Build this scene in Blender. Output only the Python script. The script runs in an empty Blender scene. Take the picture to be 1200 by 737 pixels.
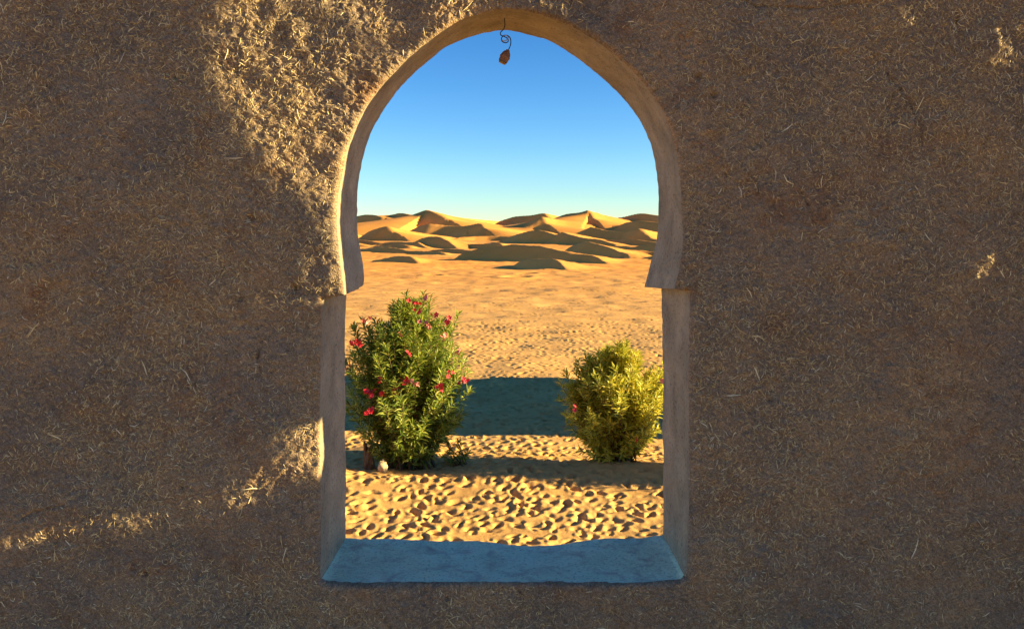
import bpy, math, random
import numpy as np
from mathutils import Vector
random.seed(7)
rng = np.random.default_rng(7)
SC = bpy.context.scene
COL = SC.collection
R = math.radians

# ------------------------------------------------------------------ camera
EYE = 2.5                 # eye above the desert floor; world z = 0 is eye level
F, CX, HY = 1000.0, 600.0, 283.0
cam = bpy.data.cameras.new("camera"); cam_o = bpy.data.objects.new("camera", cam)
COL.objects.link(cam_o)
cam.sensor_width = 36.0; cam.lens = 36.0 * F / 1200.0
cam.shift_y = -(368.5 - HY) / 1200.0
cam.clip_start = 0.05; cam.clip_end = 20000
cam_o.location = (0, 0, 0); cam_o.rotation_euler = (R(90), 0, 0)
SC.camera = cam_o

# ------------------------------------------------------------------ light
SUN_A, SUN_E = 5.0, 14.0          # degrees towards the viewer's side of the wall plane / elevation
to_sun = Vector((math.cos(R(SUN_E)) * math.cos(R(SUN_A)), -math.cos(R(SUN_E)) * math.sin(R(SUN_A)), math.sin(R(SUN_E))))
w = bpy.data.worlds.new("World"); SC.world = w; w.use_nodes = True
nt = w.node_tree; nt.nodes.clear()
sky = nt.nodes.new('ShaderNodeTexSky'); sky.sky_type = 'NISHITA'; sky.sun_disc = False
sky.sun_elevation = R(SUN_E); sky.sun_rotation = R(90 + SUN_A)
sky.air_density = 1.0; sky.dust_density = 0.0; sky.ozone_density = 2.0; sky.altitude = 700
hs = nt.nodes.new('ShaderNodeHueSaturation'); hs.inputs['Saturation'].default_value = 1.13; hs.inputs['Hue'].default_value = 0.492
bg = nt.nodes.new('ShaderNodeBackground'); bg.inputs['Strength'].default_value = 0.064
wo = nt.nodes.new('ShaderNodeOutputWorld')
# a deeper, polarised desert blue: a contrast curve over the whole sky
def vmul(k):
    x = nt.nodes.new('ShaderNodeVectorMath'); x.operation = 'SCALE'; x.inputs['Scale'].default_value = k; return x
k1, k2, gm = vmul(0.224), vmul(1 / 0.224), nt.nodes.new('ShaderNodeGamma'); gm.inputs['Gamma'].default_value = 1.52
nt.links.new(sky.outputs[0], k1.inputs[0]); nt.links.new(k1.outputs[0], gm.inputs['Color']); nt.links.new(gm.outputs[0], k2.inputs[0])
nt.links.new(k2.outputs[0], hs.inputs['Color']); tint = nt.nodes.new('ShaderNodeVectorMath'); tint.operation = 'MULTIPLY'; tint.inputs[1].default_value = (0.71, 0.795, 1.0)
nt.links.new(hs.outputs[0], tint.inputs[0]); nt.links.new(tint.outputs[0], bg.inputs['Color'])
nt.links.new(bg.outputs[0], wo.inputs['Surface'])
sl = bpy.data.lights.new("sun", 'SUN'); sl.energy = 5.0; sl.angle = R(0.4); sl.color = (1.0, 0.79, 0.37)
so = bpy.data.objects.new("sun", sl); COL.objects.link(so)
so.rotation_euler = to_sun.to_track_quat('Z', 'Y').to_euler()
SC.view_settings.view_transform = 'Standard'; SC.view_settings.look = 'None'
SC.view_settings.gamma = 1.0; SC.view_settings.exposure = 1.86
SC.cycles.max_bounces = 8; SC.cycles.diffuse_bounces = 5

# ------------------------------------------------------------------ helpers
def at(px, py, d):
    return ((px - CX) / F * d, d, -(py - HY) / F * d)

def tag(o, label=None, cat=None, group=None, kind=None):
    for k, v in (('label', label), ('category', cat), ('group', group), ('kind', kind)):
        if v: o[k] = v
    return o

def empty(name, loc=(0, 0, 0)):
    o = bpy.data.objects.new(name, None); COL.objects.link(o); o.location = loc; o.empty_display_size = 0.1
    return o

def mesh_np(name, V, Fc, mat, parent=None, smooth=True, attr=None, nverts=4, color=None):
    """V (n,3), Fc (m,k) -> one mesh object"""
    V = np.asarray(V, np.float32); Fc = np.asarray(Fc, np.int32)
    me = bpy.data.meshes.new(name)
    me.vertices.add(len(V)); me.vertices.foreach_set('co', V.ravel())
    k = Fc.shape[1]
    me.loops.add(Fc.size); me.loops.foreach_set('vertex_index', Fc.ravel())
    me.polygons.add(len(Fc)); me.polygons.foreach_set('loop_start', np.arange(0, Fc.size, k, dtype=np.int32))
    me.update(calc_edges=True)
    me.polygons.foreach_set('use_smooth', np.full(len(Fc), smooth))
    if attr is not None:
        for an, av in attr.items():
            a = me.attributes.new(an, 'FLOAT', 'POINT'); a.data.foreach_set('value', np.asarray(av, np.float32))
    me.materials.append(mat)
    o = bpy.data.objects.new(name, me); COL.objects.link(o)
    if parent is not None: o.parent = parent
    return o

def grid_faces(nr, nc, wrap=False, flip=False):
    c = nc if wrap else nc - 1
    i = np.arange(nr - 1)[:, None]; j = np.arange(c)[None, :]
    a = i * nc + j; b = i * nc + (j + 1) % nc; d = (i + 1) * nc + j; e = (i + 1) * nc + (j + 1) % nc
    f = np.stack([a, b, e, d], -1).reshape(-1, 4)
    return f[:, ::-1] if flip else f

def hsh(xi, yi, seed):
    h = (xi.astype(np.int64) * 374761393 + yi.astype(np.int64) * 668265263 + seed * 1274126177) & 0xffffffff
    h = ((h ^ (h >> 13)) * 1274126177) & 0xffffffff
    h = ((h ^ (h >> 16)) * 2246822519) & 0xffffffff
    return ((h ^ (h >> 15)) & 0xffff) / 32767.5 - 1.0

def vn(x, y, seed=0):
    xf = np.floor(x); yf = np.floor(y); u = x - xf; v = y - yf
    u = u * u * u * (u * (u * 6 - 15) + 10); v = v * v * v * (v * (v * 6 - 15) + 10)
    a = hsh(xf, yf, seed); b = hsh(xf + 1, yf, seed); c = hsh(xf, yf + 1, seed); d = hsh(xf + 1, yf + 1, seed)
    return (a * (1 - u) + b * u) * (1 - v) + (c * (1 - u) + d * u) * v

def fbm(x, y, seed, octs=4, gain=0.5):
    s = 0; a = 1.0
    for i in range(octs):
        s = s + a * vn(x * 2 ** i + 13.7 * i, y * 2 ** i - 7.1 * i, seed + i); a *= gain
    return s

def sstep(a, b, x):
    t = np.clip((x - a) / (b - a), 0, 1); return t * t * (3 - 2 * t)

# node material helper
def mat(name, rough=0.9, spec=0.2):
    m = bpy.data.materials.new(name); m.use_nodes = True
    n = m.node_tree; b = n.nodes['Principled BSDF']
    b.inputs['Roughness'].default_value = rough; b.inputs['Specular IOR Level'].default_value = spec
    return m, n, b
def N(n, t, **kw):
    x = n.nodes.new(t)
    for k, v in kw.items():
        if hasattr(x, k): setattr(x, k, v)
        else: x.inputs[k.replace('_', ' ')].default_value = v
    return x
def coords(n, scale=(1, 1, 1), rot=(0, 0, 0)):
    g = n.nodes.new('ShaderNodeNewGeometry'); mp = n.nodes.new('ShaderNodeMapping')
    mp.inputs['Rotation'].default_value = rot; n.links.new(g.outputs['Position'], mp.inputs['Vector'])
    m2 = n.nodes.new('ShaderNodeMapping'); m2.inputs['Scale'].default_value = scale     # turn first, then stretch
    n.links.new(mp.outputs[0], m2.inputs['Vector']); return m2.outputs[0]
def noise(n, vec, scale, detail=5, rough=0.6, dist=0.0):
    t = n.nodes.new('ShaderNodeTexNoise'); t.inputs['Scale'].default_value = scale
    t.inputs['Detail'].default_value = detail; t.inputs['Roughness'].default_value = rough
    t.inputs['Distortion'].default_value = dist
    n.links.new(vec, t.inputs['Vector']); return t.outputs['Fac']
def ramp(n, fac, stops):
    r = n.nodes.new('ShaderNodeValToRGB'); e = r.color_ramp.elements
    while len(e) < len(stops): e.new(0.5)
    for el, (p, c) in zip(e, stops): el.position = p; el.color = (*c, 1)
    n.links.new(fac, r.inputs['Fac']); return r.outputs['Color']
def mix(n, fac, a, b, mode='MIX'):
    x = n.nodes.new('ShaderNodeMix'); x.data_type = 'RGBA'; x.blend_type = mode
    for s, v in (('Factor', fac), ):
        if isinstance(v, (int, float)): x.inputs[0].default_value = v
        else: n.links.new(v, x.inputs[0])
    for idx, v in ((6, a), (7, b)):
        if isinstance(v, tuple): x.inputs[idx].default_value = (*v, 1)
        else: n.links.new(v, x.inputs[idx])
    return x.outputs[2]
def bump(n, b, h, dist, strength=1.0, prev=None):
    x = n.nodes.new('ShaderNodeBump'); x.inputs['Distance'].default_value = dist; x.inputs['Strength'].default_value = strength
    n.links.new(h, x.inputs['Height'])
    if prev is not None: n.links.new(prev, x.inputs['Normal'])
    n.links.new(x.outputs[0], b.inputs['Normal']); return x.outputs[0]

# ------------------------------------------------------------------ materials
def adobe_mat():
    m, n, b = mat('straw_adobe', 0.92, 0.15); v = coords(n)
    base = ramp(n, noise(n, v, 2.3, 6, 0.65), [(0.30, (0.23, 0.180, 0.142)), (0.48, (0.33, 0.245, 0.170)), (0.66, (0.42, 0.29, 0.175))])
    red = ramp(n, noise(n, v, 5.1, 4, 0.6, 0.4), [(0.56, (0, 0, 0)), (0.74, (1, 1, 1))])
    c = mix(n, red, base, (0.30, 0.17, 0.095))
    for ang, sc in ((0.3, 1.0), (1.35, 1.2), (2.4, 0.9)):
        vv = coords(n, (45 * sc, 45 * sc, 330 * sc), (0, ang, 0))
        fib = ramp(n, noise(n, vv, 1.0, 2, 0.5, 1.2), [(0.33, (0.62, 0.60, 0.58)), (0.52, (1, 1, 1)), (0.70, (1.45, 1.33, 1.12))])
        c = mix(n, 0.75, c, fib, 'MULTIPLY')
    worn = ramp(n, noise(n, v, 1.3, 5, 0.6, 0.8), [(0.45, (1, 1, 1)), (0.72, (0.80, 0.84, 0.92))])
    c = mix(n, 0.8, c, worn, 'MULTIPLY')
    n.links.new(c, b.inputs['Base Color'])
    p = None
    for ang, sc in ((0.5, 1.0), (1.9, 1.15), (-0.6, 0.9)):
        vv = coords(n, (38 * sc, 38 * sc, 210 * sc), (0, ang, 0))
        p = bump(n, b, noise(n, vv, 1.0, 2, 0.5, 0.6), 0.009, 0.75, p)
    bump(n, b, noise(n, v, 160, 4, 0.7), 0.003, 0.6, p)
    return m
def plaster_mat(name, c1, c2, c3, speck=0.5):
    m, n, b = mat(name, 0.88, 0.2); v = coords(n)
    c = ramp(n, noise(n, v, 6.0, 6, 0.65, 0.3), [(0.3, c1), (0.5, c2), (0.7, c3)])
    sp = ramp(n, noise(n, v, 90, 3, 0.6), [(0.33, (speck,) * 3), (0.45, (1, 1, 1))])
    c = mix(n, 1.0, c, sp, 'MULTIPLY'); n.links.new(c, b.inputs['Base Color'])
    p = bump(n, b, noise(n, v, 14, 7, 0.7, 0.5), 0.03, 0.7)
    bump(n, b, noise(n, v, 140, 4, 0.6), 0.004, 0.5, p)
    return m
def sand_mat():
    m, n, b = mat('desert_sand', 0.95, 0.08)
    g = n.nodes.new('ShaderNodeNewGeometry'); s = n.nodes.new('ShaderNodeSeparateXYZ'); n.links.new(g.outputs['Position'], s.inputs[0])
    v = coords(n)
    mr = n.nodes.new('ShaderNodeMapRange'); mr.inputs[1].default_value = 20; mr.inputs[2].default_value = 85
    L = n.nodes.new('ShaderNodeVectorMath'); L.operation = 'LENGTH'; n.links.new(g.outputs['Position'], L.inputs[0]); n.links.new(L.outputs['Value'], mr.inputs[0])
    near = ramp(n, noise(n, v, 0.8, 5, 0.6), [(0.3, (0.61, 0.335, 0.112)), (0.7, (0.71, 0.41, 0.148))])
    far = ramp(n, noise(n, v, 0.05, 5, 0.55), [(0.3, (0.72, 0.30, 0.065)), (0.7, (0.84, 0.385, 0.095))])
    c = mix(n, mr.outputs[0], near, far)
    # gravelly plain: coarser, paler grains in streaks
    vs = coords(n, (0.10, 0.6, 1)); st = ramp(n, noise(n, vs, 1.0, 6, 0.65), [(0.42, (1, 1, 1)), (0.68, (0.88, 0.85, 0.82))])
    c = mix(n, 0.4, c, st, 'MULTIPLY')
    gr = ramp(n, noise(n, v, 9.0, 6, 0.75), [(0.36, (0.62, 0.56, 0.52)), (0.5, (1, 1, 1)), (0.7, (1.12, 1.1, 1.08))])
    c = mix(n, 0.5, c, gr, 'MULTIPLY')
    n.links.new(c, b.inputs['Base Color'])
    p = bump(n, b, noise(n, v, 7.0, 7, 0.65), 0.035, 0.3)
    bump(n, b, noise(n, v, 60, 4, 0.7), 0.006, 0.5, p)
    return m
def leaf_mat(name, stops):
    m = bpy.data.materials.new(name); m.use_nodes = True; n = m.node_tree; b = n.nodes['Principled BSDF']
    a = n.nodes.new('ShaderNodeAttribute'); a.attribute_name = 'tone'
    c = ramp(n, a.outputs['Fac'], stops); n.links.new(c, b.inputs['Base Color'])
    b.inputs['Roughness'].default_value = 0.45; b.inputs['Specular IOR Level'].default_value = 0.35
    t = n.nodes.new('ShaderNodeBsdfTranslucent'); n.links.new(c, t.inputs['Color'])
    mx = n.nodes.new('ShaderNodeMixShader'); mx.inputs[0].default_value = 0.46
    out = n.nodes['Material Output']
    n.links.new(b.outputs[0], mx.inputs[1]); n.links.new(t.outputs[0], mx.inputs[2]); n.links.new(mx.outputs[0], out.inputs['Surface'])
    return m
def simple(name, c, c2=None, sc=20, rough=0.85, bd=0.004, metal=0.0):
    m, n, b = mat(name, rough, 0.3); v = coords(n); c2 = c2 or tuple(x * 0.6 for x in c)
    n.links.new(ramp(n, noise(n, v, sc, 5, 0.65), [(0.35, c2), (0.65, c)]), b.inputs['Base Color'])
    b.inputs['Metallic'].default_value = metal
    bump(n, b, noise(n, v, sc * 3, 4, 0.6), bd, 0.6); return m

M_adobe = adobe_mat()
M_reveal = plaster_mat('smoothed_mud_plaster', (0.25, 0.20, 0.135), (0.36, 0.285, 0.19), (0.47, 0.37, 0.25))
def worn_sill():
    m = plaster_mat('sill_plaster', (0.56, 0.64, 0.44), (0.68, 0.78, 0.54), (0.74, 0.80, 0.60), 0.55); n = m.node_tree; b = n.nodes['Principled BSDF']
    old = b.inputs['Base Color'].links[0].from_socket; v = coords(n)
    dirt = ramp(n, noise(n, v, 9, 8, 0.75, 0.6), [(0.50, (0, 0, 0)), (0.66, (1, 1, 1))])     # rubbed-through patches and grit
    n.links.new(mix(n, dirt, old, (0.46, 0.42, 0.32)), b.inputs['Base Color']); return m
M_sill = worn_sill()
M_sand = sand_mat()
mS, nS, bS = mat('straw', 0.55, 0.4)
aS = nS.nodes.new('ShaderNodeAttribute'); aS.attribute_name = 'tone'
nS.links.new(ramp(nS, aS.outputs['Fac'], [(0.0, (0.10, 0.065, 0.04)), (0.3, (0.34, 0.235, 0.12)), (0.6, (0.68, 0.50, 0.22)), (1.0, (0.88, 0.74, 0.46))]), bS.inputs['Base Color'])
M_bark = simple('bark', (0.17, 0.11, 0.065), None, 30)
M_leaf1 = leaf_mat('oleander_leaf', [(0.0, (0.055, 0.095, 0.02)), (0.35, (0.19, 0.27, 0.04)), (0.65, (0.44, 0.48, 0.08)), (1.0, (0.62, 0.54, 0.13))])
M_leaf2 = leaf_mat('yellow_oleander_leaf', [(0.0, (0.12, 0.15, 0.03)), (0.35, (0.42, 0.44, 0.06)), (0.65, (0.74, 0.65, 0.08)), (1.0, (0.85, 0.68, 0.14))])
M_flower = simple('pink_petal', (0.75, 0.06, 0.09), (0.55, 0.02, 0.05), 60, 0.6, 0.001)
M_flower_pale = simple('pale_pink_petal', (0.80, 0.30, 0.26), (0.65, 0.14, 0.14), 60, 0.6, 0.001)
M_wood = simple('weathered_wood', (0.22, 0.16, 0.10), (0.12, 0.085, 0.055), 12)
M_black = simple('black_flex', (0.03, 0.028, 0.03), (0.015, 0.015, 0.018), 40, 0.5, 0.001)
M_white = simple('grey_flex', (0.45, 0.43, 0.42), (0.3, 0.28, 0.28), 40, 0.5, 0.001)
M_socket = simple('brown_bakelite', (0.36, 0.17, 0.09), (0.14, 0.07, 0.045), 60, 0.45, 0.002)
M_brass = simple('dull_brass', (0.45, 0.30, 0.13), (0.2, 0.12, 0.05), 60, 0.45, 0.001, 0.6)
M_mud = simple('mud_render', (0.36, 0.26, 0.17), (0.26, 0.18, 0.12), 3, 0.95, 0.02)
M_stone = simple('pale_stone', (0.60, 0.45, 0.26), (0.42, 0.30, 0.18), 15)

# ------------------------------------------------------------------ the wall
D = 3.05; DB = 3.50; TH = DB - D
def up(pts, d): return np.array([((px - CX) / F * d, -(py - HY) / F * d) for px, py in pts])
def resample(P, n, curve=True):
    P = np.asarray(P, float)
    if curve and len(P) > 2:
        Q = []
        E = np.vstack([2 * P[0] - P[1], P, 2 * P[-1] - P[-2]])
        for i in range(1, len(E) - 2):
            p0, p1, p2, p3 = E[i - 1], E[i], E[i + 1], E[i + 2]
            for t in np.linspace(0, 1, 16, endpoint=False):
                Q.append(0.5 * ((2 * p1) + (-p0 + p2) * t + (2 * p0 - 5 * p1 + 4 * p2 - p3) * t * t + (-p0 + 3 * p1 - 3 * p2 + p3) * t ** 3))
        Q.append(P[-1]); P = np.array(Q)
    s = np.r_[0, np.cumsum(np.hypot(*np.diff(P, axis=0).T))]
    u = np.linspace(0, s[-1], n, endpoint=False)
    return np.c_[np.interp(u, s, P[:, 0]), np.interp(u, s, P[:, 1])]

front_segs = [
 [(376, 680), (390, 683), (450, 684), (600, 683), (720, 684), (790, 681), (803, 676)],          # sill, left to right
 [(803, 676), (806, 660), (808, 600), (808.5, 500), (808, 420), (810, 341)],                     # right jamb, upwards
 [(810, 341), (791, 339)],                                                                       # right ledge
 [(791, 339), (797, 312), (801, 285), (800.5, 257), (797.5, 205), (791, 165), (776, 128), (747, 88), (710, 55), (670, 30), (629, 15), (590, 10),
  (545, 21), (508, 43), (472, 73), (435, 114), (409, 165), (398, 215), (394.5, 240), (394, 265), (396, 290), (400, 320), (403, 346)],
 [(403, 346), (376, 350)],
 [(376, 350), (375, 420), (374, 500), (375, 600), (375, 665), (376, 680)]]
back_segs = [
 [(406, 629), (425, 630), (470, 631), (560, 633), (600, 637), (650, 637), (690, 631), (740, 629), (777, 627)],
 [(777, 627), (777, 600), (776.5, 500), (776, 420), (775, 337)],
 [(775, 337), (755, 336)],
 [(755, 336), (762, 310), (768, 288), (771.5, 257), (770.5, 220), (765, 183), (754, 150), (728, 114), (692, 81), (651, 54), (618, 41), (585, 37.5),
  (538, 49), (501, 73), (461, 114), (435, 158), (422, 205), (418.5, 249), (420, 275), (422.5, 290), (426.5, 320), (427.5, 334)],
 [(427.5, 334), (406, 338)],
 [(406, 338), (405.5, 420), (405, 500), (406, 600), (406, 629)]]
cnt = [340, 260, 24, 900, 24, 260]
PF = np.vstack([resample(up(s, D), c, len(s) > 2) for s, c in zip(front_segs, cnt)])
PB = np.vstack([resample(up(s, DB), c, len(s) > 2) for s, c in zip(back_segs, cnt)])
NP = len(PF); cs = np.r_[0, np.cumsum(cnt)]
def normals(P):
    T = np.roll(P, -3, 0) - np.roll(P, 3, 0); n = np.c_[T[:, 1], -T[:, 0]]   # counter-clockwise path: outward = right of travel
    n /= np.linalg.norm(n, axis=1)[:, None]
    k = 3; a = sum(np.roll(n, i, 0) for i in range(-k, k + 1)); return a / np.linalg.norm(a, axis=1)[:, None]
NF = normals(PF); NB = normals(PB)

# rectangles the wall spreads out to
def rect_path(x0, x1, z0, z1, zr, zl):
    """same six stretches on the rectangle: bottom, right up to zr0, short, over the top, short, left down"""
    def line(pts, n): return resample(np.array(pts, float), n, False)
    return np.vstack([line([(x0, z0), (x1, z0)], cnt[0]), line([(x1, z0), (x1, zr[0])], cnt[1]), line([(x1, zr[0]), (x1, zr[1])], cnt[2]),
                      line([(x1, zr[1]), (x1, z1), (x0, z1), (x0, zl[1])], cnt[3]), line([(x0, zl[1]), (x0, zl[0])], cnt[4]), line([(x0, zl[0]), (x0, z0)], cnt[5])])
Q1 = rect_path(-2.35, 2.35, -1.70, 1.15, (-0.32, -0.08), (-0.32, -0.08))
Q2 = rect_path(-5.2, 3.6, -2.75, 2.6, (-0.5, 0.05), (-0.5, 0.05))

pits = [(345, 338, 0.016, .03), (213, 95, .008, .015), (282, 350, .012, .02), (298, 256, .011, .022), (213, 570, .009, .02), (168, 674, .013, .022), (524, 700, .009, .02),
        (819, 90, .014, .02), (836, 112, .013, .02), (1055, 272, .013, .02), (1047, 143, .009, .02), (903, 469, .008, .018), (1012, 637, .012, .02), (1042, 521, .006, .015),
        (1158, 491, .006, .015), (377, 677, .009, .02), (850, 205, .008, .015), (1165, 120, .01, .015), (930, 712, .03, .02), (945, 728, .03, .025), (270, 480, .008, .015), (95, 300, .007, .012)]
for _ in range(60): pits.append((random.uniform(0, 1200), random.uniform(0, 737), random.uniform(.003, .008), .012))
cracks = [[(1040, 84), (1047, 95), (1056, 106), (1064, 116), (1073, 132), (1080, 150), (1084, 172)], [(1118, 12), (1122, 26), (1125, 42), (1123, 55)],
          [(936, 224), (946, 240), (953, 262)], [(20, 610), (40, 600), (75, 592)], [(870, 0), (885, 7), (950, 10), (1010, 5)], [(305, 400), (300, 420), (306, 445)]]
def macro(x, z):
    m = 0.010 * vn(x * 1.1 + 3, z * 1.1, 1) + 0.010 * vn(x * 2.7, z * 2.7 + 5, 2) + 0.0068 * vn(x * 7, z * 7, 3)
    m = m + 0.0095 * vn(x * 4.3 + 1.7, z * 4.3, 7)
    # the belly of the plaster left of the arch, falling towards the opening
    xx = x + 0.25 * (z - 0.4)
    b = np.interp(xx, [-3.2, -1.56, -1.42, -0.40, -0.25, 0.3], [0, 0.078, 0.076, 0.004, 0.0, 0.0])
    for px, py, am, sz in ((120, 606, .007, .09), (20, 612, .009, .09), (262, 572, .010, .12), (325, 535, .012, .07), (1040, 18, .014, .06), (1150, 50, .016, .08), (1150, 308, .014, .07), (900, 25, .012, .05)):
        X, Z = (px - CX) / F * D, -(py - HY) / F * D
        m = m + am * np.exp(-((x - X) ** 2 + (z - Z) ** 2) / (sz * sz))
    return m + b * sstep(-0.35, 0.15, z)
def HW(x, z):
    """relief of the hand-laid mud towards the viewer, metres"""
    h = macro(x, z) + 0.0058 * vn(x * 17, z * 17, 4) + 0.0029 * vn(x * 40, z * 40, 5) + 0.0022 * vn(x * 90, z * 90, 6)
    for k, ang in enumerate((0.4, 1.5, 2.6)):          # felted straw impressions in three directions
        ca, sa = math.cos(ang), math.sin(ang); u = x * ca + z * sa; v = -x * sa + z * ca
        wob = 0.012 * vn(x * 20, z * 20, 40 + k)
        h = h + 0.0022 * (1 - 2 * np.abs(vn(u * 30, (v + wob) * 150, 50 + k)))
    for px, py, r, dp in pits:
        X, Z = (px - CX) / F * D, -(py - HY) / F * D
        dd = (x - X) ** 2 + (z - Z) ** 2; h = h - dp * np.exp(-dd / (r * r * 0.7))
    for ck in cracks:
        P = up(ck, D)
        for a, b in zip(P[:-1], P[1:]):
            L = b - a; t = np.clip(((x - a[0]) * L[0] + (z - a[1]) * L[1]) / (L @ L), 0, 1)
            dd = np.hypot(x - a[0] - t * L[0], z - a[1] - t * L[1]); h = h - 0.011 * np.exp(-(dd / (0.0055 + 0.003 * vn(x * 30, z * 30, 97))) ** 2)
    return h

wall = empty('adobe_wall', (-0.5, D + TH / 2, -2.6))
tag(wall, 'rough straw-flecked mud wall pierced by a horseshoe arch window onto the desert', 'wall')
def reparent(o, p):
    o.parent = p; o.matrix_parent_inverse = p.matrix_basis.inverted() if False else o.matrix_parent_inverse
    v = Vector(p.location)
    me = o.data; co = np.empty(len(me.vertices) * 3, np.float32); me.vertices.foreach_get('co', co)
    co = co.reshape(-1, 3) - np.array(v, np.float32); me.vertices.foreach_set('co', co.ravel()); me.update(); return o

RAD = 0.016
rad = np.full(NP, RAD); rad = np.full(NP, RAD); rad = rad * (1 + 0.45 * vn(np.arange(NP) * 0.05, np.zeros(NP), 9) + 0.35 * vn(np.arange(NP) * 0.17, np.zeros(NP), 10))
P0 = PF + NF * rad[:, None]
rows = []
for t in np.linspace(1, 0, 8)[:-1]:                # margin outwards, coarse
    rows.append(np.c_[Q1 + (Q2 - Q1) * t, np.zeros(NP)])
for t in np.linspace(1, 0, 235):
    rows.append(np.c_[P0 + (Q1 - P0) * t, np.zeros(NP)])
face = np.array(rows)                               # (rows, NP, 3): x, z, -
hx = HW(face[..., 0], face[..., 1])
V = np.stack([face[..., 0], D - hx, face[..., 1]], -1)
hin = hx[-1]
# rounded arris: last rows
arr = []
for th in np.linspace(0, math.pi / 2, 6)[1:]:
    off = rad * (1 - math.sin(th)); yy = D + rad * (1 - math.cos(th)) - hin * math.cos(th)
    pxz = PF + NF * off[:, None]; arr.append(np.stack([pxz[:, 0], yy, pxz[:, 1]], -1))
V = np.concatenate([V, np.array(arr)], 0)
o = mesh_np('wall_face', V.reshape(-1, 3), grid_faces(V.shape[0], NP, wrap=True, flip=True), M_adobe); reparent(o, wall)
# reveal / sill / ledges
edge = arr[-1]
NR = 34
jit = lambda P, sd: 0.0035 * vn(P[..., 0] * 9 + P[..., 1] * 5, P[..., 2] * 9, sd) + 0.0016 * vn(P[..., 0] * 40 + P[..., 1] * 30, P[..., 2] * 40, sd + 1)
rv = []
for t in np.linspace(0, 1, NR):
    base = np.stack([PF[:, 0] * (1 - t) + PB[:, 0] * t, edge[:, 1] * (1 - t) + (DB - 0.012) * t, PF[:, 1] * (1 - t) + PB[:, 1] * t], -1)
    nn = NF * (1 - t) + NB * t; f = min(1, t * 8)
    jj = jit(base, 60) * f; base[:, 0] += nn[:, 0] * jj; base[:, 2] += nn[:, 1] * jj; rv.append(base)
RV = np.array(rv)
# rear arris
for th in np.linspace(0, math.pi / 2, 4)[1:]:
    b_ = RV[NR - 1].copy(); b_[:, 1] = DB - 0.012 + 0.012 * math.sin(th)
    b_[:, 0] += NB[:, 0] * 0.012 * (1 - math.cos(th)); b_[:, 2] += NB[:, 1] * 0.012 * (1 - math.cos(th)); RV = np.concatenate([RV, b_[None]], 0)
def piece(name, a, b, m):
    idx = np.arange(cs[a], cs[b] + 1) % NP
    S = RV[:, idx]
    return reparent(mesh_np(name, S.reshape(-1, 3), grid_faces(S.shape[0], len(idx), flip=True), m), wall)
piece('sill', 0, 1, M_sill)
o = piece('jamb', 1, 2, M_reveal)
piece('impost_ledge', 2, 3, M_reveal)
piece('arch_soffit', 3, 4, M_reveal)
piece('impost_ledge', 4, 5, M_reveal)
piece('jamb', 5, 6, M_reveal)
# rear face and outer edges
rows = [RV[-1][:, [0, 2]] + (Q2 - RV[-1][:, [0, 2]]) * t for t in np.linspace(0, 1, 24)]
Vb = np.array([np.stack([r[:, 0], np.full(NP, DB) + (0.006 * vn(r[:, 0] * 4, r[:, 1] * 4, 70) if k else 0) , r[:, 1]], -1) for k, r in enumerate(rows)])
side = V[0][None]
Vb = np.concatenate([Vb, side], 0)
st = slice(None, None, 4)
Vb = Vb[:, st]
reparent(mesh_np('rear_face', Vb.reshape(-1, 3), grid_faces(Vb.shape[0], Vb.shape[1], wrap=True, flip=True), M_adobe), wall)

# inside test for the opening (front outline)
def in_poly(x, z, P):
    c = np.zeros(x.shape, bool); n = len(P); j = n - 1
    for i in range(n):
        xi, zi = P[i]; xj, zj = P[j]
        m = ((zi > z) != (zj > z)) & (x < (xj - xi) * (z - zi) / (zj - zi + 1e-12) + xi); c ^= m; j = i
    return c

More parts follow.
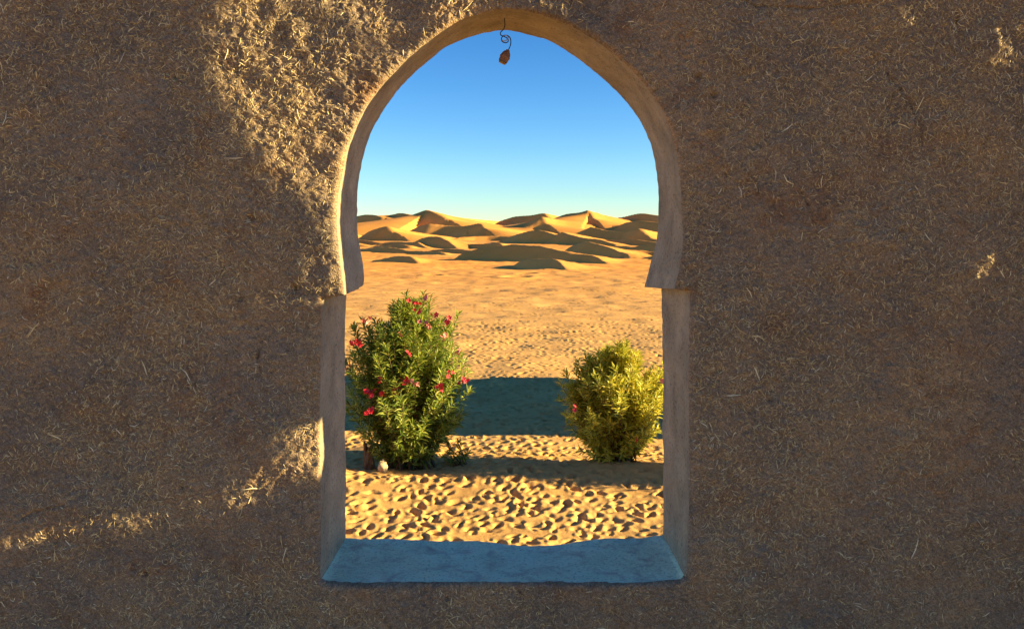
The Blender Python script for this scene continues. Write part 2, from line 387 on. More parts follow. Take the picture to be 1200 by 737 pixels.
# straw bedded in the mud
def straw(n, x0, x1, z0, z1, lmin, lmax, wmul=1.0):
    x = rng.uniform(x0, x1, n); z = rng.uniform(z0, z1, n)
    dens = 0.62 + 0.55 * fbm(x * 2.2, z * 2.2, 90, 3) + 0.35 * fbm(x * 9, z * 9, 95, 2)
    keep = ~in_poly(x, z, (PF + NF * 0.012)[::6]) & (rng.uniform(0, 1, n) < np.clip(dens, 0.12, 1)); x, z = x[keep], z[keep]; n = len(x)
    ang = rng.uniform(0, math.pi * 2, n); L = rng.uniform(lmin, lmax, n) * rng.uniform(0.6, 1, n); W = rng.uniform(0.00055, 0.0012, n) * wmul
    bend = rng.normal(0, 0.18, n) * L; tilt = rng.normal(0, 0.22, n)
    dx, dz = np.cos(ang), np.sin(ang); nx, nz = -dz, dx
    Vv = []; tone = np.clip(rng.beta(1.6, 3.0, n) + 0.1, 0, 1)
    for t, wf in ((-0.5, 0.5), (0.0, 1.0), (0.5, 0.35)):
        cxp = x + dx * L * t + nx * bend * (0.25 - t * t) * 2; czp = z + dz * L * t + nz * bend * (0.25 - t * t) * 2
        lift = tilt * L * t + 0.0008 + np.abs(tilt) * L * 0.22
        for s in (-1, 1):
            X = cxp + nx * W * wf * s; Z = czp + nz * W * wf * s
            Vv.append((X, czp * 0 + lift + s * W * 0.6, Z, cxp, czp))
    Hc = HW(x, z)
    dHx = (HW(x + 0.004, z) - HW(x - 0.004, z)) / 0.008; dHz = (HW(x, z + 0.004) - HW(x, z - 0.004)) / 0.008
    dHx = np.clip(dHx, -.6, .6); dHz = np.clip(dHz, -.6, .6)
    A = np.stack([np.stack([X, D - (Hc + (cx_ - x) * dHx * .6 + (cz_ - z) * dHz * .6 + lf), Z], -1) for X, lf, Z, cx_, cz_ in Vv], 1)   # (n,6,3)
    b = np.arange(n)[:, None] * 6
    Fq = np.concatenate([b + np.array([[0, 2, 3, 1]]), b + np.array([[2, 4, 5, 3]])], 0)
    return A.reshape(-1, 3), Fq, np.repeat(tone, 6)
SV, SF, ST = straw(235000, -2.3, 2.3, -1.65, 1.1, 0.009, 0.030)
SV2, SF2, ST2 = straw(900, -2.3, 2.3, -1.65, 1.1, 0.04, 0.075, 1.5)
o = mesh_np('bedded_straw', np.vstack([SV, SV2]), np.vstack([SF, SF2 + len(SV)]), mS, None, False, {'tone': np.r_[ST, np.clip(ST2 + .3, 0, 1)]})
tag(o, kind='stuff'); reparent(o, wall)

# terrace floor on the viewer's side
def box_np(x0, x1, y0, y1, z0, z1):
    v = np.array([(x, y, z) for x in (x0, x1) for y in (y0, y1) for z in (z0, z1)])
    f = np.array([(0, 1, 3, 2), (4, 6, 7, 5), (0, 4, 5, 1), (2, 3, 7, 6), (0, 2, 6, 4), (1, 5, 7, 3)])
    return v, f
v, f = box_np(-5.2, 4.5, -9, D + 0.05, -2.6, -1.72)
tag(mesh_np('terrace', v, f, M_mud, None, False), kind='structure')

# ------------------------------------------------------------------ plank screen unseen at right, added to cut the sun patches on the wall
XO = 2.75
ta = math.tan(R(SUN_A)); te = math.tan(R(SUN_E)) / math.cos(R(SUN_A))
def to_gobo(px, py):
    x = (px - CX) / F * D; z = -(py - HY) / F * D
    return ((XO - x) * ta, z + (XO - x) * te)
lit = [
 [(220, -60), (150, 0), (85, 60), (75, 115), (130, 155), (170, 200), (250, 225), (352, 262), (372, 345), (425, 345), (600, 300), (680, 250), (640, 120), (650, 25), (640, -60)],
 [(330, 505), (430, 480), (640, 425), (640, 480), (430, 548), (336, 560), (300, 592), (225, 606), (140, 608), (60, 630), (-20, 646), (-20, 636), (60, 614), (140, 598), (225, 592), (290, 560)],
 [(1150, 40), (1215, 20), (1215, 75), (1160, 78)], [(1050, 10), (1075, 5), (1080, 30), (1060, 36)], [(1150, 300), (1195, 290), (1195, 312), (1155, 322)],
 [(1000, 2), (1025, -10), (1025, 8), (1003, 12)], [(-10, 0), (22, -6), (18, 24), (-10, 30)]]
polys = [np.array([to_gobo(*p) for p in L_]) for L_ in lit]
ee = np.r_[np.arange(0.0, 0.60, 0.004)]; zz = np.arange(-1.72, 2.9, 0.02)
EC, ZC = np.meshgrid((ee[:-1] + ee[1:]) / 2, (zz[:-1] + zz[1:]) / 2, indexing='ij')
hole = np.zeros(EC.shape, bool)
for P in polys: hole |= in_poly(EC, ZC, P)
hole &= ~in_poly(EC, ZC, np.array([to_gobo(*p) for p in [(230, -30), (290, -8), (350, 26), (410, 42), (480, 46), (480, 62), (405, 64), (345, 52), (230, 0)]]))
# merge vertical runs of solid cells into boards
bv, bf = [], []
def add_cell(e0, e1, z0, z1):
    k = len(bv); vv, ff = box_np(XO, XO + 0.022, D - 0.012 - e1, D - 0.012 - e0, z0, z1)
    bv.extend(vv.tolist()); bf.extend((ff + k).tolist())
gobo = empty('sun_gobo', (XO, D - 0.3, -1.72))
tag(gobo, 'added light-shaping plank screen with broken gaps beside the wall, right of the picture', 'gobo')
edges_b = [0, 23, 48, 74, 99, 125, EC.shape[0]]
for a, b in zip(edges_b[:-1], edges_b[1:]):
    bv, bf = [], []
    for i in range(a, b):
        j = 0
        while j < EC.shape[1]:
            if hole[i, j]: j += 1; continue
            k = j
            while k < EC.shape[1] and not hole[i, k]: k += 1
            add_cell(ee[i], ee[i + 1] + (0.0 if i < b - 1 else 0.0), zz[j], zz[k]); j = k
    reparent(mesh_np('gobo_board', bv, bf, M_wood, None, False), gobo)
for z0 in (-1.5, 2.62):
    v, f = box_np(XO + 0.024, XO + 0.06, D - 0.61, D - 0.02, z0, z0 + 0.09); reparent(mesh_np('gobo_batten', v, f, M_wood, None, False), gobo)
v, f = box_np(XO - 0.03, XO + 0.06, D - 0.69, D - 0.615, -1.72, 2.95); reparent(mesh_np('gobo_post', v, f, M_wood, None, False), gobo)

# ------------------------------------------------------------------ desert: one sheet to the horizon
ridges = [
 [(536, 303, 112), (548, 297, 110), (565, 290.5, 108), (590, 287.5, 105), (612, 287, 102.5), (632, 288, 100), (648, 293, 98), (668, 298, 96), (690, 301, 94), (708, 307, 91)],
 [(601, 314, 80), (609, 308, 78), (622, 303.5, 76), (642, 303, 74), (653, 308, 72.5), (660, 315, 71)],
 [(658, 297, 142), (668, 288, 138), (676, 285.5, 135), (684, 284, 132), (697, 286, 129), (712, 291, 125), (730, 296, 120)],
 [(400, 309, 104), (430, 307, 102), (445, 304.5, 100), (458, 302, 98), (480, 301, 95.5), (494, 308, 93)],
 [(400, 290, 165), (425, 291, 160), (440, 290.5, 156), (456, 290, 153), (482, 294, 148), (500, 298, 144)],
 [(400, 280, 225), (428, 281, 220), (450, 284, 213), (482, 284, 207), (497, 278, 204), (513, 277, 200), (524, 281, 196), (538, 290, 190)],
 [(538, 285, 200), (550, 286, 197), (566, 285.5, 193), (582, 283, 190), (590, 289, 187)],
 [(590, 280, 252), (603, 274.5, 248), (616, 271, 244), (629, 269.5, 241), (643, 274, 237), (658, 281, 232)],
 [(688, 266, 262), (698, 268, 259), (706, 269.5, 256), (722, 271, 251), (738, 270.5, 247), (753, 267.5, 243), (761, 273, 240), (768, 279, 237)],
 [(434, 271, 305), (441, 268.5, 301), (450, 266, 298), (456, 265.5, 296), (461, 271, 293)],
 [(730, 291, 158), (745, 289, 154), (760, 287, 151), (790, 286, 144)],
 [(655, 272, 232), (668, 276, 226), (682, 279.5, 221), (700, 281, 215), (715, 285, 209)],
 [(405, 255, 566), (415, 254, 562), (422, 253, 560), (430, 251.5, 553), (440, 252, 545), (450, 254.5, 538)],
 [(447, 254, 560), (458, 252.5, 557), (468, 250, 552), (478, 251, 546), (488, 253.5, 540)],
 [(484, 254, 524), (490, 252, 520), (497, 250, 514), (506, 247.8, 508), (516, 251, 501), (524, 256, 493)],
 [(486, 269, 400), (495, 265, 397), (507, 262.5, 393), (522, 264, 389), (545, 265, 380), (562, 261.5, 373), (566, 267, 369)],
 [(584, 259, 570), (592, 256.5, 563), (603, 253.5, 557), (620, 252.5, 550), (634, 250, 541), (640, 256, 534)],
 [(610, 266, 430), (618, 261, 425), (626, 257, 420), (633, 254, 415), (637, 262, 410)],
 [(628, 264, 474), (638, 260.5, 468), (650, 256, 462), (661, 252, 456), (674, 251.5, 449), (686, 248.5, 441), (691, 256, 434)],
 [(688, 249.5, 492), (699, 253.5, 484), (719, 255.5, 474), (737, 253.5, 465), (753, 250.2, 457), (766, 251.5, 450), (785, 254, 440)],
 [(735, 261, 408), (748, 259, 402), (762, 259, 395), (785, 262, 385)],
 [(505, 249, 512), (530, 253, 545), (555, 256.5, 580), (585, 259.5, 620)],
 [(686, 250, 445), (705, 254, 520), (740, 256, 560), (790, 255, 600)],
]
def smooth_line(P, m=4):
    P = np.array(P); E = np.vstack([2 * P[0] - P[1], P, 2 * P[-1] - P[-2]]); Q = []
    for i in range(1, len(E) - 2):
        p0, p1, p2, p3 = E[i - 1], E[i], E[i + 1], E[i + 2]
        for t in np.linspace(0, 1, m, endpoint=False):
            Q.append(0.5 * ((2 * p1) + (-p0 + p2) * t + (2 * p0 - 5 * p1 + 4 * p2 - p3) * t * t + (-p0 + 3 * p1 - 3 * p2 + p3) * t ** 3))
    Q.append(P[-1]); return np.array(Q)
RG = [smooth_line([at(*p) for p in r], 3) for r in ridges]
r2 = np.random.default_rng(12)
for k in range(44):                                    # small crests between the big ones
    dist = r2.uniform(100, 520); a_ = r2.uniform(-12, 12); c0 = np.array([math.sin(R(a_)) * dist, dist]); Ln = dist * r2.uniform(0.018, 0.05)
    hb = np.interp(dist, [0, 120, 195, 245, 380, 450, 600], [0, 0.1, 0.9, 2.2, 3.4, 4.4, 6.0]); hgt = dist * r2.uniform(0.002, 0.0065)
    tl = np.linspace(-1, 1, 7); bow = r2.uniform(-.5, .9)
    RG.append(np.stack([c0[0] + tl * Ln, c0[1] - tl * Ln * r2.uniform(.5, 1.3) - bow * Ln * tl * tl, -EYE + hb + hgt * (1 - tl * tl) ** .6 + .05], 1))
rr = np.random.default_rng(3)
for k in range(70):                                   # dunes to either side of the view
    side_ = 1 if k % 2 else -1
    az = R(rr.uniform(13, 60)) * side_; dist = rr.uniform(120, 620)
    c0 = np.array([math.sin(az) * dist, math.cos(az) * dist]); Ln = dist * rr.uniform(0.08, 0.2); hgt = (dist / 500) ** 1.3 * rr.uniform(6, 15)
    ps = []
    for t in np.linspace(-1, 1, 7):
        ps.append((c0[0] + t * Ln, c0[1] - t * Ln * 0.6 + 0.15 * Ln * math.cos(t * 3 + k), -EYE + hgt * (1 - t * t) ** 0.6 * 0.9 + 0.3))
    RG.append(np.array(ps))
def base_h(d):
    return np.interp(d, [0, 120, 195, 245, 380, 450, 600, 1200, 6000], [0, 0.1, 0.9, 2.2, 3.4, 4.4, 6.0, 2.0, 0.0])
def dunes(X, Y):
    b = base_h(np.hypot(X, Y)); acc = np.zeros_like(X)
    p = 7.0
    for P in RG:
        lo = P.min(0) - 110; hi = P.max(0) + 110
        m = (X > lo[0]) & (X < hi[0]) & (Y > lo[1]) & (Y < hi[1])
        if not m.any(): continue
        x, y = X[m], Y[m]; k_ = np.hypot(x, y) / 250; x = x + k_ * (1.8 * vn(x * .05 / k_, y * .05 / k_, 80) + .25 * vn(x * .2 / k_, y * .2 / k_, 82)); y = y + 2.2 * k_ * vn(x * .05, y * .05, 81)
        best = np.full(x.shape, 1e9); hh = np.zeros(x.shape); sn = np.zeros(x.shape)
        for a, c in zip(P[:-1], P[1:]):
            L = (c - a)[:2]; l2 = L @ L
            t = np.clip(((x - a[0]) * L[0] + (y - a[1]) * L[1]) / l2, 0, 1)
            qx = x - a[0] - t * L[0]; qy = y - a[1] - t * L[1]; dd = np.hypot(qx, qy)
            s = (L[0] * qy - L[1] * qx) / (math.sqrt(l2) * np.maximum(dd, 1e-3))
            u = dd < best; best = np.where(u, dd, best); hh = np.where(u, a[2] + (c[2] - a[2]) * t, hh); sn = np.where(u, s, sn)
        hc = np.maximum(hh + EYE - b[m], 0.05)
        slip, wind = 0.68, 0.18
        k = sstep(-1, 1, sn); sl_ = slip * (1 - k) + wind * k
        q = hc - best * sl_
        q = np.where(sn > 0, hc * np.exp(-best * wind * 0.9 / hc) * 0.55 + 0.45 * q, q)
        kk = 0.06 * hc + 0.03
        q = kk * np.logaddexp(0, np.clip(q / kk, -30, 30))
        q = q * np.where(q > 1e-3, 1, 0)
        acc[m] += q ** p
    return acc ** (1 / p) + b

def ground_base(X, Y):
    d = np.hypot(X, Y)
    h = 0.05 * fbm(X * 0.35, Y * 0.35, 20, 3) * np.clip(d / 6, 0, 1)
    h = h + 0.09 * np.exp(-((Y - 8.75 - 0.25 * np.sin(X * 1.3)) / 0.5) ** 2) * sstep(-4, -2, X) + 0.03 * vn(X * 1.4, Y * 1.4, 22)
    h = h + np.where(d > 25, 0.10 * fbm(X * 0.08, Y * 0.16, 24, 4), 0) * sstep(25, 60, d)
    # low gravel swell crossing the plain
    h = h + 0.22 * np.exp(-((Y - 41 - 0.55 * X) / 3.0) ** 2) * sstep(-2, 6, X)
    h = h + 0.12 * np.clip(fbm(X * 0.10, Y * 0.25, 27, 3), -1, 1) * sstep(40, 75, d) * (1 - sstep(200, 300, d))
    return h
a1 = np.linspace(-13.5, 13.5, 290); a2 = np.arange(14.0, 38, 0.7); a3 = np.arange(42, 181, 4.0)
az = np.r_[-a3[::-1], -a2[::-1], a1, a2, a3]; az = R(1) * az
r0 = [0.5, 2, 4, 5.5]; r = 6.3
rl = list(r0)
while r < 9000:
    rl.append(r)
    r *= (1.0028 if r < 22 else 1.0032 if r < 60 else 1.0036 if r < 640 else 1.06)
rl = np.array(rl)
RRR, AZ = np.meshgrid(rl, az, indexing='ij')
GX = np.sin(AZ) * RRR; GY = np.cos(AZ) * RRR
GZ = ground_base(GX, GY)
md = RRR > 55
dz = np.zeros_like(GZ); dz[md] = dunes(GX[md], GY[md]); GZ = GZ * (1 - 0.7 * sstep(200, 350, RRR)) + dz * sstep(55, 75, RRR)
# trodden sand: every footprint is a real hollow with a pushed-up rim
def stamp(x, y, ra, rb, dep, rot):
    r_ = math.hypot(x, y); a_ = math.atan2(x, y); m = max(ra, rb) * 2.0
    i0, i1 = np.searchsorted(rl, r_ - m), np.searchsorted(rl, r_ + m); j0, j1 = np.searchsorted(az, a_ - m / r_), np.searchsorted(az, a_ + m / r_)
    if i1 <= i0 or j1 <= j0: return
    s = (slice(i0, i1), slice(j0, j1)); dx = GX[s] - x; dy = GY[s] - y
    c, sn = math.cos(rot), math.sin(rot); u = (dx * c + dy * sn) / ra; v_ = (-dx * sn + dy * c) / rb; q = np.sqrt(u * u + v_ * v_)
    GZ[s] += dep * (-np.exp(-(q / 0.85) ** 2.4) + 0.26 * np.exp(-((q - 1.35) / 0.5) ** 2))
nfp = 0
for ring0, ring1, dens, dsc in ((6.4, 10.5, 100, 1.0), (10.5, 16, 65, 1.0), (16, 26, 24, 1.0), (26, 46, 6, 1.0), (46, 80, 0.6, 0.8)):
    half = R(17 if ring1 < 20 else 13)
    n = int((ring1 ** 2 - ring0 ** 2) * half * dens)
    for _ in range(n):
        r_ = math.sqrt(random.uniform(ring0 ** 2, ring1 ** 2)); a_ = random.uniform(-half, half)
        sc = random.uniform(0.55, 1.3) * (1.0 if r_ < 16 else 1.25 if r_ < 46 else 2.2)
        stamp(math.sin(a_) * r_, math.cos(a_) * r_, 0.056 * sc, 0.033 * sc, 0.027 * sc * dsc * random.uniform(0.35, 1.4), random.choice([random.gauss(0.5, 0.5), random.uniform(0, 3.14)]))
        nfp += 1
for px, py, rad_ in ((605, 325, 0.9), (617, 322, .7), (692, 321, .6), (508, 324, .6), (700, 300, .8)):
    d = EYE * 1000 / (py - HY); stamp((px - CX) / F * d, d, rad_, rad_ * 0.7, 0.35 * rad_, 0)
def gz_at(x, y):
    r_ = math.hypot(x, y); a_ = math.atan2(x, y)
    return float(GZ[min(np.searchsorted(rl, r_), len(rl) - 1), min(np.searchsorted(az, a_), len(az) - 1)]) - EYE
GV = np.stack([GX, GY, GZ - EYE], -1)
tag(mesh_np('desert_sand', GV.reshape(-1, 3), grid_faces(len(rl), len(az), wrap=True, flip=True), M_sand), kind='structure')

# ------------------------------------------------------------------ oleander bushes
def tube_np(P, rads, k=5):
    P = np.asarray(P, float); n = len(P); T = np.gradient(P, axis=0); T /= np.linalg.norm(T, axis=1)[:, None] + 1e-9
    up_ = np.array([0.13, 0.31, 0.94]) if abs(T[:, 2]).mean() < 0.8 else np.array([1.0, 0.1, 0.05])
    A = np.cross(T, up_); A /= np.linalg.norm(A, axis=1)[:, None]; B = np.cross(T, A)
    th = np.linspace(0, 2 * math.pi, k, endpoint=False)
    Vt = P[:, None] + np.asarray(rads)[:, None, None] * (A[:, None] * np.cos(th)[None, :, None] + B[:, None] * np.sin(th)[None, :, None])
    return Vt.reshape(-1, 3), grid_faces(n, k, wrap=True)
class Acc:
    def __init__(s): s.v = []; s.f = []; s.n = 0; s.a = []
    def add(s, v, f, a=None):
        s.v.append(v); s.f.append(np.asarray(f) + s.n); s.n += len(v)
        if a is not None: s.a.append(np.full(len(v), a) if np.isscalar(a) else a)
    def out(s): return np.vstack(s.v), np.vstack(s.f)

def oleander(name, loc, H, prof, nshoot, leafmat, label, flowers, seed, lobes=(), group=None, leaf=0.112, low=0.0, pale=0.3):
    g = np.random.default_rng(seed); root = empty(name, loc)
    tag(root, label, 'bush', group)
    st_ = Acc(); LV, LF, LT = [], [], []; cntl = 0; tips = []
    hs_, ws = zip(*prof)
    for s in range(nshoot):
        if lobes and s % 9 == 0:
            lx, ly, lz, lr = lobes[(s // 9) % len(lobes)]; tgt = np.array([lx, ly, lz]) + g.normal(0, lr, 3) * np.array([1, 1, .9])
        else:
            hz = H * (low + (1 - low) * g.uniform(0.05, 1) ** 0.75); wv = np.interp(hz / H, hs_, ws); th = g.uniform(0, 2 * math.pi); q = g.uniform(0.0, 1) ** 0.45
            q *= g.uniform(0.78, 1.18)
            tgt = np.array([math.cos(th) * wv * q, math.sin(th) * wv * q, hz + g.normal(0, 0.03)])
        b0 = np.array([g.normal(0, .10), g.normal(0, .08), 0.0])
        t = np.linspace(0, 1, 9)[:, None]
        mid = b0 * 0.35 + tgt * 0.65; mid[2] *= 0.62; mid[:2] *= 0.62
        P = (1 - t) ** 2 * b0 + 2 * t * (1 - t) * mid + t * t * tgt + np.r_[np.zeros((1, 3)), g.normal(0, .008, (8, 3))]
        Ls = np.linalg.norm(np.diff(P, axis=0), axis=1).sum()
        rb = 0.004 + 0.004 * Ls if s % 4 else 0.011
        v, f = tube_np(P, np.linspace(rb, 0.0022, 9), 4); st_.add(v, f)
        # leaves in whorls of three along the outer part of the shoot
        leafy = min(0.55, Ls * 0.75); step = 0.026; nw = max(3, int(leafy / step))
        sl_ = np.r_[0, np.cumsum(np.linalg.norm(np.diff(P, axis=0), axis=1))]
        for wv_ in range(nw):
            u = sl_[-1] - wv_ * step * (0.6 + 0.5 * wv_ / nw)
            if u < 0.05: break
            c = np.array([np.interp(u, sl_, P[:, i]) for i in range(3)]); c2 = np.array([np.interp(max(u - .03, 0), sl_, P[:, i]) for i in range(3)])
            T = c - c2; T /= np.linalg.norm(T) + 1e-9
            A = np.cross(T, [0.2, 0.9, 0.1]); A /= np.linalg.norm(A); B = np.cross(T, A); ph = g.uniform(0, 6.28)
            for k in range(3):
                if g.random() < 0.12: continue
                th = ph + k * 2.094 + g.normal(0, .2); o_ = A * math.cos(th) + B * math.sin(th)
                el = g.uniform(0.4, 1.2) + 0.35 * wv_ / nw
                d = T * math.cos(el) + o_ * math.sin(el); d[2] -= 0.12 * g.random(); L = leaf * g.uniform(0.65, 1.2) * (0.65 if wv_ < 2 else 1); W = L * g.uniform(0.085, 0.13)
                sd = np.cross(d, T); sd /= np.linalg.norm(sd) + 1e-9; nrm = np.cross(sd, d)
                sag = -nrm * L * g.uniform(-0.05, .12)
                LV.append(np.array([c, c + d * L * .45 + sd * W + nrm * W * .5, c + d * L + sag, c + d * L * .45 - sd * W + nrm * W * .5]))
                LF.append([cntl, cntl + 1, cntl + 2]); LF.append([cntl, cntl + 2, cntl + 3]); cntl += 4
                hgt = c[2] / H
                tn = np.clip(g.beta(2.2, 2.4) * 0.75 + 0.18 * (1 - wv_ / nw), 0, 1); 
                if g.random() < 0.03: tn = 1.0
                LT += [tn] * 4
        tips.append(P[-1])
    v, f = st_.out(); mesh_np('stems', v, f, M_bark, root)
    o = mesh_np('foliage', np.vstack(LV), np.array(LF), leafmat, root, False, {'tone': LT}); tag(o, kind='stuff')
    # flower clusters, five-petalled blooms
    def bloom(acc, c, r_, g, stalk):
        ax = g.normal(0, 1, 3); ax[1] -= 1.2; ax /= np.linalg.norm(ax); A = np.cross(ax, [.3, .2, .9]); A /= np.linalg.norm(A); B = np.cross(ax, A)
        vs = [stalk, c, c + np.array([.002, 0, .002])]; fs = [[0, 1, 2]]
        for k in range(5):
            th = k * 1.2566 + g.normal(0, .1); d = A * math.cos(th) + B * math.sin(th); s_ = np.cross(ax, d); b = len(vs)
            vs += [c + d * r_ * .55 + s_ * r_ * .42 + ax * r_ * .3, c + d * r_ + ax * r_ * .25, c + d * r_ * .55 - s_ * r_ * .42 + ax * r_ * .3]
            fs += [[1, b, b + 1], [1, b + 1, b + 2]]
        base = len(acc.v); off = (base - 1)
        fs = [[0 if q == 0 else q + off for q in f_] for f_ in fs]
        acc.v += vs[1:]; acc.f += fs
    for fx, fy, fz, n_, pl in flowers:
        a = Acc(); c0 = np.array([fx, fy, fz]); a.v.append(c0 + [0, .05, -.04])
        for k in range(n_): bloom(a, c0 + g.normal(0, .026, 3), g.uniform(.020, .033), g, a.v[0])
        mesh_np('flower_cluster', np.array(a.v), np.array(a.f), M_flower_pale if pl else M_flower, root, False)
    return root

DLB = 9.35
xl = (478 - CX) / F * DLB
s9 = DLB / 1000
def fl(px, py, n, pale=0, cx=478, yoff=-0.45, base=550): return ((px - cx) * s9, yoff, (base - py) * s9, n, pale)
left_fl = [(491, 355, 5), (497, 359, 3), (505, 348, 3, 1), (530, 374, 4), (526, 390, 5, 1), (504, 378, 4, 1), (429, 398, 8), (424, 394, 4), (410, 423, 4), (411, 445, 7), (408, 428, 3, 1), (480, 441, 7), (494, 443, 6, 1),
           (445, 453, 9), (456, 455, 5), (439, 475, 9), (440, 452, 5), (469, 449, 7), (520, 448, 7), (549, 440, 5), (530, 430, 4), (485, 410, 3), (541, 405, 4, 1), (512, 366, 3), (476, 346 + 40, 3, 1), (452, 437, 4), (437, 372, 3, 1)]
gz = gz_at(xl, DLB)
oleander('oleander_bush', (xl, DLB, gz - 0.02), 1.84,
         [(0, .22), (.06, .38), (.2, .55), (.5, .69), (.68, .62), (.82, .47), (.93, .28), (1.0, .06)], 400, M_leaf1,
         'tall dark green oleander with pink flowers growing left behind the arch window', [fl(*p) for p in left_fl], 11,
         lobes=((-0.50, -.05, 1.56, .07), (-.66, 0, 1.20, .10), (.58, 0, .56, .06), (.42, 0, 1.60, .07), (.55, -.1, 1.12, .08), (.14, 0, 1.84, .05), (-.66, 0, .85, .1), (-.3, 0, 1.5, .08), (.55, 0, .95, .09)), group='oleander bushes on the sand')
xr = (722 - CX) / F * 9.3
right_fl = [(771, 424, 3), (774, 462, 3), (672, 478, 2), (738, 514, 1), (768, 447, 2, 1)]
oleander('oleander_bush', (xr, 9.3, gz_at(xr, 9.3) - 0.02), 1.22,
         [(0, .22), (.1, .38), (.3, .50), (.55, .58), (.75, .56), (.9, .40), (1.0, .14)], 380, M_leaf2,
         'shorter yellow-green oleander catching the sun at the right side of the window', [fl(*p, cx=722) if len(p) == 4 else fl(*p, 0, 722) for p in right_fl], 23,
         lobes=((-.46, 0, .80, .07), (.05, -.1, 1.25, .04), (.46, 0, 1.0, .08), (-.36, 0, 1.05, .06)), group='oleander bushes on the sand', leaf=0.106)
oleander('oleander_bush', (3.4, 8.62, gz_at(3.4, 8.62) - 0.02), 1.15,
         [(0, .12), (.1, .3), (.4, .5), (.7, .5), (.9, .35), (1.0, .1)], 420, M_leaf2,
         'yellowish oleander hidden behind the wall right of the window', [], 31, group='oleander bushes on the sand', leaf=0.09)
# low shoot to the right of the tall bush
xs_ = (548 - CX) / F * 9.5
oleander('oleander_seedling', (xs_ - .10, 9.5, gz_at(xs_, 9.5) - 0.01), 0.36, [(0, .05), (.4, .22), (1, .20)], 13, M_leaf1,
         'small low oleander shoot on the sand beside the tall flowering bush', [], 41, leaf=0.075)

# stump, clod and stone at the foot of the tall bush
def blob(name, loc, sx, sy, sz, m, seed, parent=None, nu=18, nv=12, amp=.25, label=None, cat=None):
    u = np.linspace(0, 2 * math.pi, nu, endpoint=False); v = np.linspace(0.02, math.pi - .02, nv); U, W_ = np.meshgrid(u, v)
    x = np.sin(W_) * np.cos(U); y = np.sin(W_) * np.sin(U); z = np.cos(W_)
    q = 1 + amp * vn(x * 2 + seed + z, y * 2 + z * 1.3, seed) + amp * .5 * vn(x * 5 + z * 3, y * 5 - z * 2 + seed, seed + 1)
    o = mesh_np(name, np.stack([x * q * sx, y * q * sy, z * q * sz], -1).reshape(-1, 3), grid_faces(nv, nu, wrap=True, flip=True), m, parent)
    o.location = loc
    if label: tag(o, label, cat)
    return o
d = 9.15
xk = (432 - CX) / F * d; gk = gz_at(xk, d)
stump = empty('dry_stump', (xk, d, gk)); tag(stump, 'gnarled dry brown stump at the foot of the tall oleander', 'stump')
a = Acc()
for k in range(5):
    th = k * 1.26; P = [(.05 * math.cos(th), .05 * math.sin(th), -.03), (.035 * math.cos(th + .5), .035 * math.sin(th + .5), .08), (.03 * math.cos(th + 1), .03 * math.sin(th + 1), .17), (.05 * math.cos(th + 1.2), .05 * math.sin(th + 1.2), .25 + .03 * (k % 3))]
    v, f = tube_np(P, [.04, .03, .026, .012], 6); a.add(v, f)
v, f = a.out(); mesh_np('trunk', v, f, M_bark, stump)
xk = (448 - CX) / F * 9.0
blob('stone', (xk, 9.0, gz_at(xk, 9.0) + .05), .055, .06, .085, M_stone, 5, label='small upright pale stone lit by the sun beside the dry stump', cat='stone')

# ------------------------------------------------------------------ hanging lamp holder at the crown of the arch
dh = 3.24; top = at(591, 18, dh)
lamp = empty('hanging_lamp_holder', top); tag(lamp, 'bare lamp holder on a looped black flex hanging from the arch crown', 'lamp')
def rel(px, py, dy=0): p = at(px, py, dh + dy); return np.array([p[0] - top[0], p[1] - top[1], p[2] - top[2]])
P = [rel(591.5, 14), rel(591, 22), rel(592, 30), rel(590.5, 35), rel(586, 38), rel(586, 42), rel(591, 43), rel(596, 46), rel(596, 50), rel(591, 51, .01), rel(587, 48, .015), rel(588, 43, .015), rel(593, 41, .01), rel(598, 44, 0), rel(599, 50), rel(597.5, 56), rel(595, 60)]
P = np.array(P)
def smooth3(P, n):
    s = np.r_[0, np.cumsum(np.linalg.norm(np.diff(P, axis=0), axis=1))]; u = np.linspace(0, s[-1], n)
    Q = np.stack([np.interp(u, s, P[:, i]) for i in range(3)], 1)
    for _ in range(5): Q[1:-1] = (Q[:-2] + 2 * Q[1:-1] + Q[2:]) / 4
    return Q
Q = smooth3(P, 70); v, f = tube_np(Q, np.full(70, .0020), 6); mesh_np('flex', v, f, M_black, lamp)
P2 = np.array([rel(588, 47, -.006), rel(590, 49, -.008), rel(593, 48, -.006), rel(596, 45, -.004), rel(594, 41.5, 0), rel(590, 42, .004)])
Q = smooth3(P2, 30); v, f = tube_np(Q, np.full(30, .0019), 6); o = mesh_np('pale_flex', v, f, M_white, lamp)
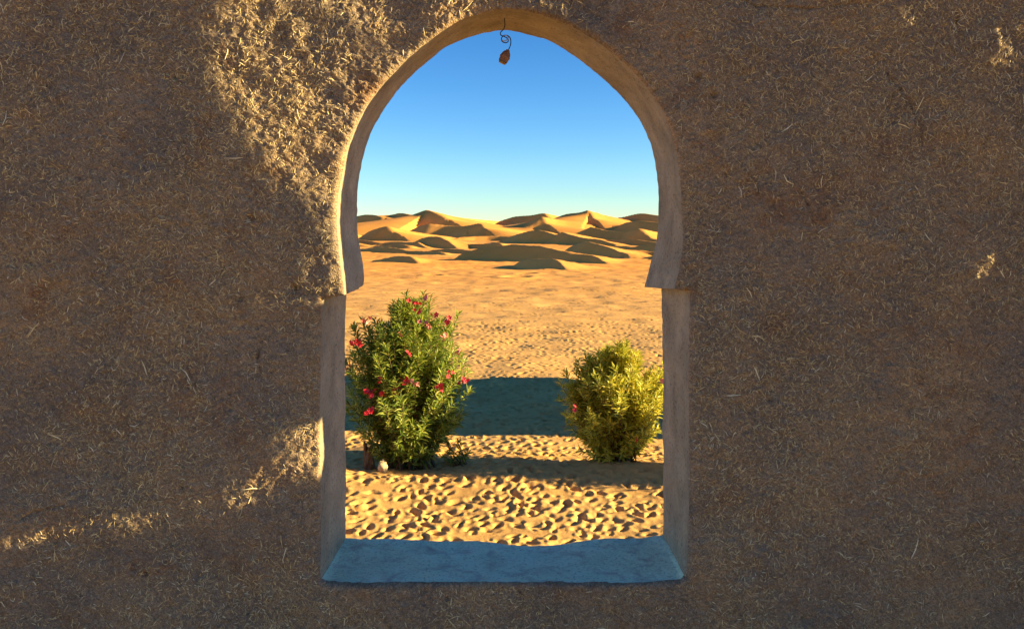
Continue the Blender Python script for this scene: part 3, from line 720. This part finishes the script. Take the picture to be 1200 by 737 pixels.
a_, b_ = rel(595.5, 59), rel(588.5, 74); ax = b_ - a_; Ln = np.linalg.norm(ax)
def turned(name, prof, m, parent, k=16):
    Pp = np.array([a_ + ax * t for t, _ in prof]); v, f = tube_np(Pp, [r_ for _, r_ in prof], k); return mesh_np(name, v, f, m, parent)
sock = turned('lamp_socket', [(-.02, .003), (0, .007), (.12, .009), (.14, .012), (.3, .0165), (.5, .019), (.52, .0205), (.6, .0205), (.62, .018), (.85, .0175), (.93, .016), (.93, .001)], M_socket, lamp)
turned('contact_ring', [(.93, .0145), (1.03, .014), (1.04, .001)], M_brass, sock)
blob('ceiling_hook', tuple(rel(591.5, 13)), .008, .008, .012, M_black, 3, lamp, 8, 6)

# ------------------------------------------------------------------ neighbouring mud house, out of sight on the right: its shade lies across the sand
house = empty('mud_house', (9.0, 13.0, -EYE)); tag(house, 'plain mud house standing on the sand behind the wall at right', 'house')
hv, hf = box_np(-3.0, 3.0, -2.55, 1.55, -.3, 3.4); mesh_np('walls', hv, hf, M_mud, house, False)
a = Acc()
for x0, x1, y0, y1 in ((-3.05, 3.05, -2.6, -2.3), (-3.05, 3.05, 1.3, 1.6), (-3.05, -2.75, -2.298, 1.298), (2.75, 3.05, -2.298, 1.298)):
    v, f = box_np(x0, x1, y0, y1, 3.402, 3.8); a.add(v, f)
v, f = a.out(); mesh_np('parapet', v, f, M_mud, house, False)
v, f = box_np(-.5, .5, -2.60, -2.54, 0, 2.0); dr = mesh_np('door', v, f, M_wood, house, False)
v, f = box_np(.36, .42, -2.66, -2.602, .95, 1.1); mesh_np('handle', v, f, M_brass, dr, False)
for wx in (-1.9, 1.9):
    v, f = box_np(wx - .35, wx + .35, -2.58, -2.54, 1.1, 1.9); wn = mesh_np('window', v, f, M_black, house, False)
    v, f = box_np(wx - .42, wx + .42, -2.64, -2.582, 1.02, 1.09); mesh_np('sill', v, f, M_mud, wn, False)
print('footprints', nfp, 'ground verts', len(rl) * len(az), 'wall verts', V.shape[0] * V.shape[1])
